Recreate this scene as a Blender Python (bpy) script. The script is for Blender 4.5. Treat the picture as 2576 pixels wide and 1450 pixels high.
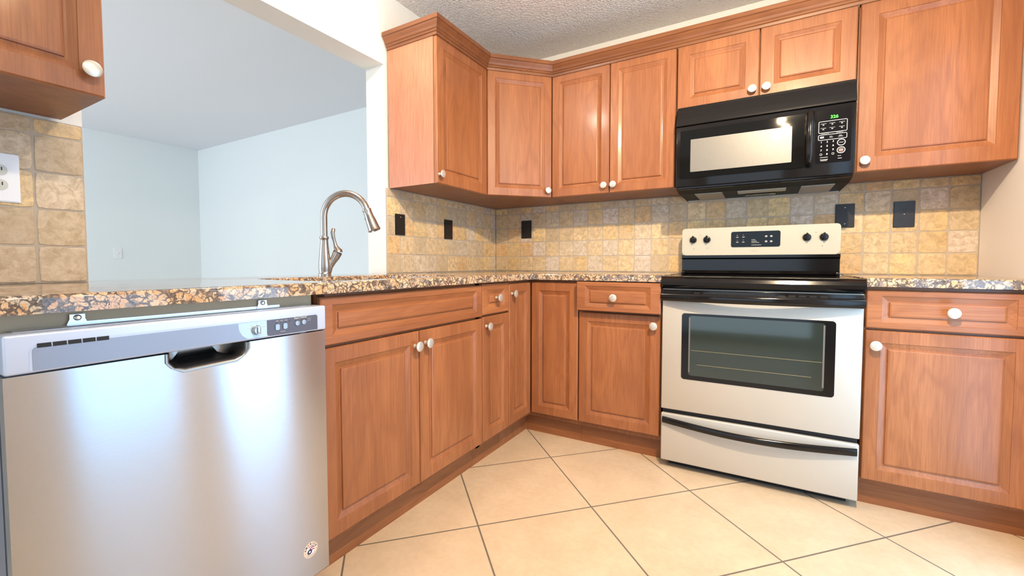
import bpy, bmesh, math, random
from mathutils import Vector, Matrix
PI = math.pi
for o in list(bpy.data.objects): bpy.data.objects.remove(o)
sc = bpy.context.scene
COL = sc.collection
# ---------------------------------------------------------------- camera
cd = bpy.data.cameras.new('camera'); cam = bpy.data.objects.new('camera', cd); COL.objects.link(cam)
W, H = 2576, 1450
cd.sensor_width = 36; cd.sensor_fit = 'HORIZONTAL'; cd.lens = 1089.185 * 36 / W
cd.shift_x = -2.67 / W; cd.shift_y = -15.9 / W
cd.clip_start = 0.02
r = Vector((.865347, .501173, .000181)); u = Vector((-.021546, .036842, .999089)); f = Vector((-.500709, .864563, -.042679))
m = Matrix.Identity(4)
for i in range(3): m[i][0] = r[i]; m[i][1] = u[i]; m[i][2] = -f[i]
m[0][3], m[1][3], m[2][3] = 1.75512, -2.76938, .96961
cam.matrix_world = m
sc.camera = cam
# ---------------------------------------------------------------- exposure, world, lights
vs = sc.view_settings; vs.view_transform = 'Standard'; vs.look = 'None'; vs.gamma = 1; vs.use_curve_mapping = False
vs.exposure = 0.27
wd = bpy.data.worlds.new('world'); sc.world = wd; wd.use_nodes = True
bg = wd.node_tree.nodes['Background']; bg.inputs[0].default_value = (.62, .80, 1, 1); bg.inputs[1].default_value = 1.0
def area(name, loc, rot, sx, sy, power, col):
    l = bpy.data.lights.new(name, 'AREA'); l.shape = 'RECTANGLE'; l.size = sx; l.size_y = sy; l.energy = power; l.color = col
    o = bpy.data.objects.new(name, l); o.location = loc; o.rotation_euler = rot; COL.objects.link(o); return o
def spot(name, loc, aim, power, col, rad, ang, blend=1.0):
    l = bpy.data.lights.new(name, 'SPOT'); l.energy = power; l.color = col; l.shadow_soft_size = rad; l.spot_size = math.radians(ang); l.spot_blend = blend
    o = bpy.data.objects.new(name, l); o.location = loc; o.rotation_euler = (Vector(aim) - Vector(loc)).to_track_quat('-Z', 'Y').to_euler(); COL.objects.link(o); return o
def point(name, loc, power, col, rad):
    l = bpy.data.lights.new(name, 'POINT'); l.energy = power; l.color = col; l.shadow_soft_size = rad
    o = bpy.data.objects.new(name, l); o.location = loc; COL.objects.link(o); return o
DAY = (.74, .88, 1.0); WARM = (1.0, .77, .50)
# daylight through the living room's windows (wall at low y) and the kitchen's glazed openings
area('daylight_living_room', (-2.6, -4.9, 1.35), (math.radians(90), 0, 0), 3.4, 2.1, 84, (.79, .90, 1.0))
area('daylight_patio_glass', (2.56, -1.08, 1.06), (math.radians(90), 0, math.radians(90)), .44, 2.0, 15, (.34, .66, 1.0))
area('daylight_side_window', (2.56, -1.85, 1.10), (math.radians(90), 0, math.radians(90)), .50, 1.9, 7.5, (.34, .66, 1.0))
area('daylight_rear_door', (1.3, -4.44, 1.1), (math.radians(90), 0, 0), 1.85, 1.95, 8, (.60, .84, 1.0))
TRACK = [(1.95, -1.98), (1.90, -2.22), (1.86, -2.46), (1.90, -2.70), (1.84, -2.95)]
TPOW = [170, 15, 15, 10, 10]
# ---------------------------------------------------------------- helpers
def T(o, label=None, cat=None, group=None, kind=None):
    if label: o['label'] = label
    if cat: o['category'] = cat
    if group: o['group'] = group
    if kind: o['kind'] = kind
    return o
def empty(name, loc, rz=0, label=None, cat=None, group=None):
    o = bpy.data.objects.new(name, None); COL.objects.link(o); o.location = loc; o.rotation_euler = (0, 0, rz); o.empty_display_size = .1
    return T(o, label, cat, group)
def link(name, bm, mat, parent=None, loc=None, smooth=False, auto=None):
    me = bpy.data.meshes.new(name)
    bmesh.ops.recalc_face_normals(bm, faces=bm.faces)
    bm.to_mesh(me); bm.free()
    for mm in (mat if isinstance(mat, (list, tuple)) else [mat]): me.materials.append(mm)
    if smooth:
        for p in me.polygons: p.use_smooth = True
        if auto is not None:
            me.set_sharp_from_angle(angle=math.radians(auto))
    o = bpy.data.objects.new(name, me); COL.objects.link(o)
    if parent: o.parent = parent
    if loc: o.location = loc
    return o
def box(bm, a, b, bev=0, seg=2, mi=0):
    x0, y0, z0 = [min(a[i], b[i]) for i in range(3)]; x1, y1, z1 = [max(a[i], b[i]) for i in range(3)]
    v = [bm.verts.new(c) for c in ((x0, y0, z0), (x1, y0, z0), (x1, y1, z0), (x0, y1, z0), (x0, y0, z1), (x1, y0, z1), (x1, y1, z1), (x0, y1, z1))]
    fs = [bm.faces.new([v[i] for i in q]) for q in ((0, 3, 2, 1), (4, 5, 6, 7), (0, 1, 5, 4), (1, 2, 6, 5), (2, 3, 7, 6), (3, 0, 4, 7))]
    for q in fs: q.material_index = mi
    if bev:
        es = set(e for q in fs for e in q.edges)
        rr = bmesh.ops.bevel(bm, geom=list(es), offset=bev, segments=seg, affect='EDGES', profile=.5)
        for q in rr['faces']: q.material_index = mi
def bx(name, a, b, mat, parent=None, bev=0, seg=2):
    bm = bmesh.new(); box(bm, a, b, bev, seg); return link(name, bm, mat, parent, smooth=bev > 0, auto=35 if bev > 0 else None)
def prism(bm, pts, axis, lo, hi, mi=0):
    def P(p, t):
        if axis == 'z': return (p[0], p[1], t)
        if axis == 'y': return (p[0], t, p[1])
        return (t, p[0], p[1])
    a = [bm.verts.new(P(p, lo)) for p in pts]; b = [bm.verts.new(P(p, hi)) for p in pts]; n = len(pts)
    fs = [bm.faces.new(a), bm.faces.new(b[::-1])]
    for i in range(n): fs.append(bm.faces.new((a[i], b[i], b[(i + 1) % n], a[(i + 1) % n])))
    for q in fs: q.material_index = mi
    return fs
def rrect(x0, z0, x1, z1, rad, n=6):
    if not isinstance(rad, (list, tuple)): rad = [rad] * 4
    out = []
    for (cx, cz, a0, rr) in ((x0, z0, PI, rad[0]), (x1, z0, 1.5 * PI, rad[1]), (x1, z1, 0, rad[2]), (x0, z1, .5 * PI, rad[3])):
        px = cx + (rr if cx == x0 else -rr); pz = cz + (rr if cz == z0 else -rr)
        if rr <= 0: out.append((cx, cz)); continue
        for k in range(n + 1):
            t = a0 + (PI / 2) * k / n; out.append((px + rr * math.cos(t), pz + rr * math.sin(t)))
    return out
def tube(bm, pts, rad, seg=16, cap=True, up=Vector((0, 0, 1)), sx=1.0):
    """sweep a circle (radius per point) along points"""
    pts = [Vector(p) for p in pts]; n = len(pts)
    if not isinstance(rad, (list, tuple)): rad = [rad] * n
    rings = []; prev = None
    for i, p in enumerate(pts):
        t = (pts[min(i + 1, n - 1)] - pts[max(i - 1, 0)]).normalized()
        if prev is None:
            a = up if abs(t.dot(up)) < .95 else Vector((1, 0, 0))
            nx = (a - t * a.dot(t)).normalized()
        else: nx = (prev - t * prev.dot(t)).normalized()
        prev = nx; ny = t.cross(nx)
        rings.append([bm.verts.new(p + (nx * math.cos(2 * PI * k / seg) + ny * math.sin(2 * PI * k / seg) * sx) * rad[i]) for k in range(seg)])
    for i in range(n - 1):
        for k in range(seg): bm.faces.new((rings[i][k], rings[i][(k + 1) % seg], rings[i + 1][(k + 1) % seg], rings[i + 1][k]))
    if cap: bm.faces.new(rings[0][::-1]); bm.faces.new(rings[-1])
def lathe(bm, prof, M=Matrix.Identity(4), seg=28):
    """prof: (radius, height) pairs along local z"""
    rings = []
    for rr, z in prof:
        if rr < 1e-6: rings.append([bm.verts.new(M @ Vector((0, 0, z)))]); continue
        rings.append([bm.verts.new(M @ Vector((rr * math.cos(2 * PI * k / seg), rr * math.sin(2 * PI * k / seg), z))) for k in range(seg)])
    for a, b in zip(rings[:-1], rings[1:]):
        for k in range(seg):
            k2 = (k + 1) % seg
            if len(a) == 1 and len(b) == 1: continue
            if len(a) == 1: bm.faces.new((a[0], b[k2], b[k]))
            elif len(b) == 1: bm.faces.new((a[k], a[k2], b[0]))
            else: bm.faces.new((a[k], a[k2], b[k2], b[k]))
    for q, rev in ((rings[0], True), (rings[-1], False)):
        if len(q) > 1: bm.faces.new(q[::-1] if rev else q)
FRONT = Matrix.Rotation(PI / 2, 4, 'X')      # local z -> -y  (towards the viewer of a front face)
def fr(x, y, z): return Matrix.Translation((x, y, z)) @ FRONT
def text(name, s, size, mat, parent, M, ext=.0004, align='CENTER', bold=False):
    cu = bpy.data.curves.new(name, 'FONT'); cu.body = s; cu.size = size; cu.align_x = align; cu.align_y = 'CENTER'; cu.extrude = ext
    if bold: cu.offset = size * .02
    cu.resolution_u = 3
    tmp = bpy.data.objects.new('tmp_text', cu); COL.objects.link(tmp)
    dg = bpy.context.evaluated_depsgraph_get()
    me = bpy.data.meshes.new_from_object(tmp.evaluated_get(dg)); bpy.data.objects.remove(tmp); bpy.data.curves.remove(cu)
    me.name = name; me.transform(M); me.materials.clear(); me.materials.append(mat)
    o = bpy.data.objects.new(name, me); COL.objects.link(o); o.parent = parent
    return o
# ---------------------------------------------------------------- materials
class N:
    def __init__(s, name):
        s.m = bpy.data.materials.new(name); s.m.use_nodes = True; s.t = s.m.node_tree; s.b = s.t.nodes['Principled BSDF']
    def n(s, typ, **k):
        q = s.t.nodes.new('ShaderNode' + typ)
        for a, v in k.items():
            if a.startswith('i_'):
                key = a[2:]; key = int(key) if key.isdigit() else key.replace('_', ' ')
                q.inputs[key].default_value = v
            else: setattr(q, a, v)
        return q
    def l(s, a, b): s.t.links.new(a, b)
    def ramp(s, src, stops, interp='LINEAR'):
        q = s.n('ValToRGB'); q.color_ramp.interpolation = interp; e = q.color_ramp.elements
        while len(e) < len(stops): e.new(.5)
        for el, (p, c) in zip(e, stops): el.position = p; el.color = (*c, 1) if len(c) == 3 else c
        s.l(src, q.inputs[0]); return q.outputs[0]
    def mix(s, fac, a, b, mode='MIX'):
        q = s.n('Mix', data_type='RGBA', blend_type=mode)
        for sock, v in ((q.inputs[0], fac), (q.inputs[6], a), (q.inputs[7], b)):
            if hasattr(v, 'is_output'): s.l(v, sock)
            elif isinstance(v, (int, float)): sock.default_value = v
            else: sock.default_value = (*v, 1)
        return q.outputs[2]
    def math(s, op, a, b=None, c=None):
        q = s.n('Math', operation=op)
        for i, v in enumerate((a, b, c)):
            if v is None: continue
            if hasattr(v, 'is_output'): s.l(v, q.inputs[i])
            else: q.inputs[i].default_value = v
        return q.outputs[0]
    def bump(s, h, strength, dist=.002):
        q = s.n('Bump'); q.inputs['Strength'].default_value = strength; q.inputs['Distance'].default_value = dist
        s.l(h, q.inputs['Height']); s.l(q.outputs[0], s.b.inputs['Normal']); return q
    def set(s, **k):
        for a, v in k.items():
            v = (*v, 1) if isinstance(v, tuple) and len(v) == 3 else v
            s.b.inputs[a.replace('_', ' ')].default_value = v
        return s
def plain(name, col, rough=.5, metal=0, coat=0, emit=None, es=0, spec=None):
    q = N(name); q.set(Base_Color=col, Roughness=rough, Metallic=metal)
    if coat: q.b.inputs['Coat Weight'].default_value = coat; q.b.inputs['Coat Roughness'].default_value = .05
    if spec is not None: q.b.inputs['Specular IOR Level'].default_value = spec
    if emit: q.b.inputs['Emission Color'].default_value = (*emit, 1); q.b.inputs['Emission Strength'].default_value = es
    return q.m
def wood(name, horiz=False, tint=1.0):
    q = N(name); tc = q.n('TexCoord'); oi = q.n('ObjectInfo')
    off = q.n('VectorMath', operation='SCALE'); cmb = q.n('CombineXYZ')
    for i in range(3): q.l(oi.outputs['Random'], cmb.inputs[i])
    q.l(cmb.outputs[0], off.inputs[0]); off.inputs['Scale'].default_value = 37.0
    add = q.n('VectorMath', operation='ADD'); q.l(tc.outputs['Object'], add.inputs[0]); q.l(off.outputs[0], add.inputs[1])
    def mp(sc_):
        mm = q.n('Mapping'); mm.inputs['Scale'].default_value = (sc_[1], sc_[1], sc_[0]) if not horiz else (sc_[0], sc_[1], sc_[1])
        q.l(add.outputs[0], mm.inputs['Vector']); return mm.outputs[0]
    n1 = q.n('Noise', i_Scale=1.0, i_Detail=3.0, i_Distortion=.6) if False else q.n('TexNoise', i_Scale=1.0, i_Detail=3.0, i_Distortion=.5)
    q.l(mp((1.3, 7.0)), n1.inputs['Vector'])
    # cathedral figure: rings of a stretched noise
    rg = q.math('MULTIPLY', n1.outputs[0], 16.0); rg = q.math('SINE', q.math('MULTIPLY', rg, 3.1)); rg = q.math('MULTIPLY_ADD', rg, .5, .5)
    tint *= .98
    fib = q.n('TexNoise', i_Scale=1.0, i_Detail=5.0, i_Roughness=.65); q.l(mp((7.0, 260.0)), fib.inputs['Vector'])
    broad = q.n('TexNoise', i_Scale=1.0, i_Detail=2.0); q.l(mp((.8, 9.0)), broad.inputs['Vector'])
    k = lambda c: tuple(x * tint for x in c)
    base = q.ramp(broad.outputs[0], [(.3, k((.298, .104, .037))), (.7, k((.432, .163, .060)))])
    c = q.mix(q.math('MULTIPLY', q.math('POWER', rg, 2.5), .38), base, k((.245, .080, .028)))
    fr_ = q.ramp(fib.outputs[0], [(.30, (0, 0, 0)), (.62, (1, 1, 1))])
    c = q.mix(q.math('MULTIPLY', q.math('SUBTRACT', 1.0, fr_), .55), c, k((.19, .062, .025)))
    q.l(c, q.b.inputs['Base Color'])
    q.set(Roughness=.40); q.b.inputs['Specular IOR Level'].default_value = .4; q.b.inputs['Coat Weight'].default_value = .16; q.b.inputs['Coat Roughness'].default_value = .14
    q.bump(fib.outputs[0], .06, .001)
    return q.m
WOOD = wood('cherry_wood'); WOODH = wood('cherry_wood_horizontal', True); WOODP = wood('cherry_laminate_shaded', False, .78)  # carcass laminate darkened: shade under the wall cabinets put into its colour
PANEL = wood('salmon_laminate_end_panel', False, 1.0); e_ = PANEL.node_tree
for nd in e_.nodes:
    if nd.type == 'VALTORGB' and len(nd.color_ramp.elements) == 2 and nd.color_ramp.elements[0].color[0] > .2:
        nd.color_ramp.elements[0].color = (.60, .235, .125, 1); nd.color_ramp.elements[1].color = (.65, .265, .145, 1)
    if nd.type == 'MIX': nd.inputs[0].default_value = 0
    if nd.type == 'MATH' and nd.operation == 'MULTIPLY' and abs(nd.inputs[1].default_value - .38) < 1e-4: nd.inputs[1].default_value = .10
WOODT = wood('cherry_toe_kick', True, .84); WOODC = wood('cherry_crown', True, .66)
def painted(name, col, scale, strength, rough=.6, dist=.003):
    q = N(name); g = q.n('NewGeometry'); n1 = q.n('TexNoise', i_Scale=scale, i_Detail=3.0, i_Roughness=.5); q.l(g.outputs['Position'], n1.inputs['Vector'])
    q.set(Base_Color=col, Roughness=rough); q.bump(n1.outputs[0], strength, dist); return q.m
WALLW = painted('white_wall_paint', (.78, .77, .72), 60, .35, .55)
WALLR = painted('warm_wall_paint', (.92, .86, .82), 110, .25, .6)
WALLB = painted('living_room_paint', (.80, .84, .84), 70, .10, .6)
CEILB = painted('living_room_ceiling_paint', (.82, .835, .89), 50, .12, .7)
q = N('popcorn_ceiling'); g = q.n('NewGeometry')
v1 = q.n('TexVoronoi', i_Scale=95.0, feature='SMOOTH_F1'); q.l(g.outputs['Position'], v1.inputs['Vector'])
n1 = q.n('TexNoise', i_Scale=150.0, i_Detail=4.0); q.l(g.outputs['Position'], n1.inputs['Vector'])
hh = q.math('ADD', q.math('MULTIPLY', v1.outputs['Distance'], -1.0), n1.outputs[0])
q.set(Base_Color=(.95, .91, .87), Roughness=.95); q.bump(hh, 1.0, .010); POP = q.m
# floor tile, 18 inch laid on the diagonal
q = N('diagonal_floor_tile'); g = q.n('NewGeometry'); S = .4578; A = .77125; ox, oy = .85277, -.83733
def dot(vx, vy):
    d = q.n('VectorMath', operation='DOT_PRODUCT'); q.l(g.outputs['Position'], d.inputs[0]); d.inputs[1].default_value = (vx / S, vy / S, 0); return q.math('SUBTRACT', d.outputs['Value'], (ox * vx + oy * vy) / S)
U = dot(math.cos(A), -math.sin(A)); V = dot(math.sin(A), math.cos(A))
def dist(t): return q.math('ABSOLUTE', q.math('SUBTRACT', t, q.math('ROUND', t)))
D = q.math('MINIMUM', dist(U), dist(V))
grout = q.math('LESS_THAN', D, .0066)
n1 = q.n('TexNoise', i_Scale=7.0, i_Detail=5.0, i_Roughness=.6); q.l(g.outputs['Position'], n1.inputs['Vector'])
n2 = q.n('TexNoise', i_Scale=40.0, i_Detail=4.0, i_Roughness=.7); q.l(g.outputs['Position'], n2.inputs['Vector'])
idv = q.n('CombineXYZ'); q.l(q.math('FLOOR', U), idv.inputs[0]); q.l(q.math('FLOOR', V), idv.inputs[1])
wn = q.n('TexWhiteNoise', noise_dimensions='3D'); q.l(idv.outputs[0], wn.inputs['Vector'])
c = q.ramp(n1.outputs[0], [(.3, (.56, .41, .26)), (.7, (.67, .51, .34))])
c = q.mix(.25, c, q.ramp(n2.outputs[0], [(.35, (.50, .37, .25)), (.6, (.70, .55, .40))]))
c = q.mix(q.math('MULTIPLY', wn.outputs['Value'], .12), c, (.62, .47, .33))
c = q.mix(grout, c, (.15, .12, .09)); q.l(c, q.b.inputs['Base Color'])
rr_ = q.math('MULTIPLY_ADD', grout, .5, .32); q.l(rr_, q.b.inputs['Roughness'])
h1 = q.math('ADD', q.math('MINIMUM', D, .01), q.math('MULTIPLY', n2.outputs[0], .0012)); q.bump(h1, .6, .12)
FLOOR = q.m
# tumbled travertine (colour of each tile from an attribute)
q = N('tumbled_travertine'); g = q.n('NewGeometry'); at = q.n('Attribute', attribute_name='tile')
n1 = q.n('TexNoise', i_Scale=38.0, i_Detail=6.0, i_Roughness=.7, i_Distortion=.6); q.l(g.outputs['Position'], n1.inputs['Vector'])
n2 = q.n('TexNoise', i_Scale=150.0, i_Detail=4.0, i_Roughness=.8, i_Distortion=.8); q.l(g.outputs['Position'], n2.inputs['Vector'])
n3 = q.n('TexNoise', i_Scale=11.0, i_Detail=3.0); q.l(g.outputs['Position'], n3.inputs['Vector'])
c = q.mix(q.ramp(n1.outputs[0], [(.40, (0, 0, 0)), (.62, (.72, .72, .72))]), at.outputs['Color'], (.40, .28, .15))
c = q.mix(q.ramp(n3.outputs[0], [(.45, (0, 0, 0)), (.7, (.4, .4, .4))]), c, (.62, .50, .36))
c = q.mix(q.ramp(n2.outputs[0], [(.56, (0, 0, 0)), (.68, (.45, .45, .45))]), c, (.26, .18, .10))
q.l(c, q.b.inputs['Base Color']); q.set(Roughness=.6)
q.bump(q.math('SUBTRACT', n1.outputs[0], q.math('MULTIPLY', q.math('GREATER_THAN', n2.outputs[0], .60), .5)), .35, .003); TRAV = q.m
GROUT = painted('tile_grout', (.50, .42, .33), 200, .5, .9)
# granite
q = N('speckled_granite'); g = q.n('NewGeometry')
wq = q.n('TexNoise', i_Scale=26.0, i_Detail=3.0); q.l(g.outputs['Position'], wq.inputs['Vector'])
wa = q.n('VectorMath', operation='MULTIPLY_ADD'); q.l(wq.outputs['Color'], wa.inputs[0]); wa.inputs[1].default_value = (.040,) * 3; q.l(g.outputs['Position'], wa.inputs[2])
vo = q.n('TexVoronoi', i_Scale=62.0, feature='DISTANCE_TO_EDGE'); q.l(wa.outputs[0], vo.inputs['Vector'])
vc = q.n('TexVoronoi', i_Scale=62.0, feature='F1'); vc.inputs['Scale'].default_value = 44.0; q.l(wa.outputs[0], vc.inputs['Vector'])
sep = q.n('SeparateColor'); q.l(vc.outputs['Color'], sep.inputs[0])
cell = q.ramp(sep.outputs[0], [(.0, (.66, .38, .19)), (.28, (.78, .50, .29)), (.46, (.70, .43, .25)), (.60, (.60, .48, .35)), (.72, (.76, .50, .30)), (.86, (.30, .235, .19)), (.92, (.15, .11, .10))], 'CONSTANT')
np_ = q.n('TexNoise', i_Scale=30.0, i_Detail=5.0, i_Roughness=.65, i_Distortion=1.0); q.l(g.outputs['Position'], np_.inputs['Vector'])
wid = q.math('MULTIPLY', q.math('MAXIMUM', q.math('SUBTRACT', np_.outputs[0], .36), .02), .85)
edge = q.math('LESS_THAN', vo.outputs['Distance'], wid)
gap = q.n('TexNoise', i_Scale=70.0, i_Detail=4.0, i_Roughness=.7); q.l(g.outputs['Position'], gap.inputs['Vector'])
gapc = q.ramp(gap.outputs[0], [(.38, (.035, .026, .026)), (.52, (.11, .085, .075)), (.64, (.34, .24, .17))])
c = q.mix(q.math('MULTIPLY', edge, .93), cell, gapc)
rn = q.n('TexNoise', i_Scale=42.0, i_Detail=2.0, i_Distortion=2.2); q.l(g.outputs['Position'], rn.inputs['Vector'])
rid = q.ramp(q.math('ABSOLUTE', q.math('SUBTRACT', rn.outputs[0], .5)), [(.008, (1, 1, 1)), (.030, (0, 0, 0))])
c = q.mix(q.math('MULTIPLY', rid, .75), c, (.07, .05, .042))
fn = q.n('TexNoise', i_Scale=260.0, i_Detail=3.0); q.l(g.outputs['Position'], fn.inputs['Vector'])
c = q.mix(q.ramp(fn.outputs[0], [(.5, (0, 0, 0)), (.68, (.5, .5, .5))]), c, (.30, .22, .16))
q.l(c, q.b.inputs['Base Color']); q.set(Roughness=.06); q.b.inputs['Coat Weight'].default_value = .25; q.b.inputs['Coat Roughness'].default_value = .02; GRAN = q.m
NICK = plain('satin_nickel', (.75, .72, .67), .30, 1)
KNOBM = plain('pale_nickel_knob', (.63, .60, .53), .36, .6)
q = N('brushed_nickel'); g = q.n('NewGeometry'); mm = q.n('Mapping'); mm.inputs['Scale'].default_value = (300, 300, 12); q.l(g.outputs['Position'], mm.inputs['Vector'])
n1 = q.n('TexNoise', i_Scale=1.0, i_Detail=3.0); q.l(mm.outputs[0], n1.inputs['Vector'])
q.set(Base_Color=(.47, .415, .375), Metallic=1, Roughness=.26); q.bump(n1.outputs[0], .08, .001); BNICK = q.m
# brushed stainless: reflections drawn out vertically
q = N('brushed_stainless'); g = q.n('NewGeometry'); mm = q.n('Mapping'); mm.inputs['Scale'].default_value = (40, 3, 900); q.l(g.outputs['Position'], mm.inputs['Vector'])
n1 = q.n('TexNoise', i_Scale=1.0, i_Detail=2.0); q.l(mm.outputs[0], n1.inputs['Vector'])
n2 = q.n('TexNoise', i_Scale=5.0, i_Detail=2.0); q.l(g.outputs['Position'], n2.inputs['Vector'])
q.set(Base_Color=(.50, .53, .585), Metallic=1, Roughness=.21, Anisotropic=.95)
tg = q.n('Tangent', direction_type='RADIAL', axis='Z'); 
q.b.inputs['Anisotropic Rotation'].default_value = .25
q.l(tg.outputs[0], q.b.inputs['Tangent'])
q.bump(q.math('ADD', q.math('MULTIPLY', n1.outputs[0], .25), n2.outputs[0]), .05, .004); STEEL = q.m
SILVER = plain('silver_plastic', (.58, .655, .82), .35, .25)
SILVERD = plain('grey_console_film', (.27, .30, .38), .32, .3)
RANGEP = plain('stainless_look_enamel', (.53, .49, .43), .38, .25)
BLACK = plain('black_gloss_enamel', (.007, .006, .006), .11, 0, .0, spec=.38)
BLACKP = plain('black_plastic', (.009, .008, .008), .10, spec=.28)
BLACKM = plain('black_matte', (.010, .009, .009), .6)
BRONZE = plain('oil_black_metal_plate', (.022, .018, .017), .33, .3)
GLASSB = plain('black_glass', (.006, .006, .006), .05, 0, 0, spec=.3)
DARKW = plain('dark_gap_brown', (.035, .014, .009), .7)
WHITEP = plain('white_plastic', (.86, .86, .86), .25)
ALMOND = plain('almond_plastic', (.62, .60, .52), .3)
INK = plain('pale_print', (.72, .70, .62), .5)
INKG = plain('grey_print', (.42, .42, .42), .5)
GALV = plain('galvanised_steel', (.70, .76, .88), .28, .9)
PLY = painted('raw_plywood_edge', (.50, .42, .30), 90, .3, .8)
SS = plain('sink_steel', (.62, .62, .62), .25, 1)
GREEN = plain('green_digits', (.0, .3, .02), .5, 0, 0, (.05, 1.0, .03), 2.2)
# ---------------------------------------------------------------- setting
Z0, ZC, ZT = 0.0, .914, 2.40
XR = 2.600
def struct(name, bm, mat): return T(link(name, bm, mat), kind='structure')
bm = bmesh.new(); box(bm, (-4.8, -5.1, -.05), (4.6, .3, 0)); struct('floor', bm, FLOOR)
bm = bmesh.new(); box(bm, (-.01, -4.6, ZT), (XR + .1, .15, ZT + .1)); struct('ceiling', bm, POP)
bm = bmesh.new(); box(bm, (-4.8, -5.1, 2.42), (-.145, .3, 2.52)); struct('ceiling_living_room', bm, CEILB)
bm = bmesh.new(); box(bm, (-.145, .01, 0), (XR + .1, .13, ZT)); struct('wall_back', bm, WALLW)
bm = bmesh.new()
YP, YJ, ZH = -2.281, -1.089, 2.022
box(bm, (-.145, YJ, 0), (-.010, .01, 2.42)); box(bm, (-.145, -4.6, 0), (-.010, YP, 2.42))
box(bm, (-.145, YP, ZH), (-.010, YJ, 2.42)); box(bm, (-.145, YP, 0), (-.010, YJ, ZC - .038)); struct('wall_left', bm, WALLW)
# right wall with its two glazed openings (outside the picture)
def wall_holes(name, mat, x0, x1, y0, y1, z1, holes):
    bm = bmesh.new(); y = y0
    for (a, b, c, d) in holes:
        box(bm, (x0, y, 0), (x1, a, z1))
        if c > 0: box(bm, (x0, a, 0), (x1, b, c))
        box(bm, (x0, a, d), (x1, b, z1)); y = b
    box(bm, (x0, y, 0), (x1, y1, z1)); return struct(name, bm, mat)
wall_holes('wall_right', WALLR, XR, XR + .1, -4.6, .01, ZT, [(-2.13, -1.57, .06, 2.08), (-1.33, -.83, .04, 2.08)])
def window(name, y0, y1, z0, z1):
    bm = bmesh.new(); x = XR + .05
    for a, b in (((x, y0, z0), (x + .04, y0 + .03, z1)), ((x, y1 - .03, z0), (x + .04, y1, z1)), ((x, y0, z0), (x + .04, y1, z0 + .03)), ((x, y0, z1 - .03), (x + .04, y1, z1))): box(bm, a, b)
    return struct(name, bm, WHITEP)
window('window_1', -2.13, -1.57, .06, 2.08); window('window_2', -1.33, -.83, .04, 2.08)
bm = bmesh.new(); box(bm, (-.01, -4.6, 0), (.35, -4.5, ZT)); box(bm, (2.25, -4.6, 0), (XR + .1, -4.5, ZT)); box(bm, (.35, -4.6, 0), (2.25, -4.5, .10)); box(bm, (.35, -4.6, 2.10), (2.25, -4.5, ZT)); struct('wall_rear', bm, painted('rear_wall_fill_cut', (.22, .19, .17), 55, .3, .7))  # unseen wall, coloured dark to cut fill light and darken reflections
bm = bmesh.new(); box(bm, (-4.72, -5.1, 0), (-4.60, .2, 2.42)); struct('wall_living_room_far', bm, WALLB)
bm = bmesh.new(); box(bm, (-4.60, .085, 0), (-.145, .2, 2.42)); struct('wall_living_room_side', bm, WALLB)
bm = bmesh.new(); box(bm, (-4.6, -5.1, 0), (-4.3, -5.0, 2.42)); box(bm, (-.9, -5.1, 0), (-.145, -5.0, 2.42)); box(bm, (-4.3, -5.1, 2.4), (-.9, -5.0, 2.42)); box(bm, (-4.3, -5.1, 0), (-.9, -5.0, .3)); struct('wall_living_room_near', bm, WALLB)
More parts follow.
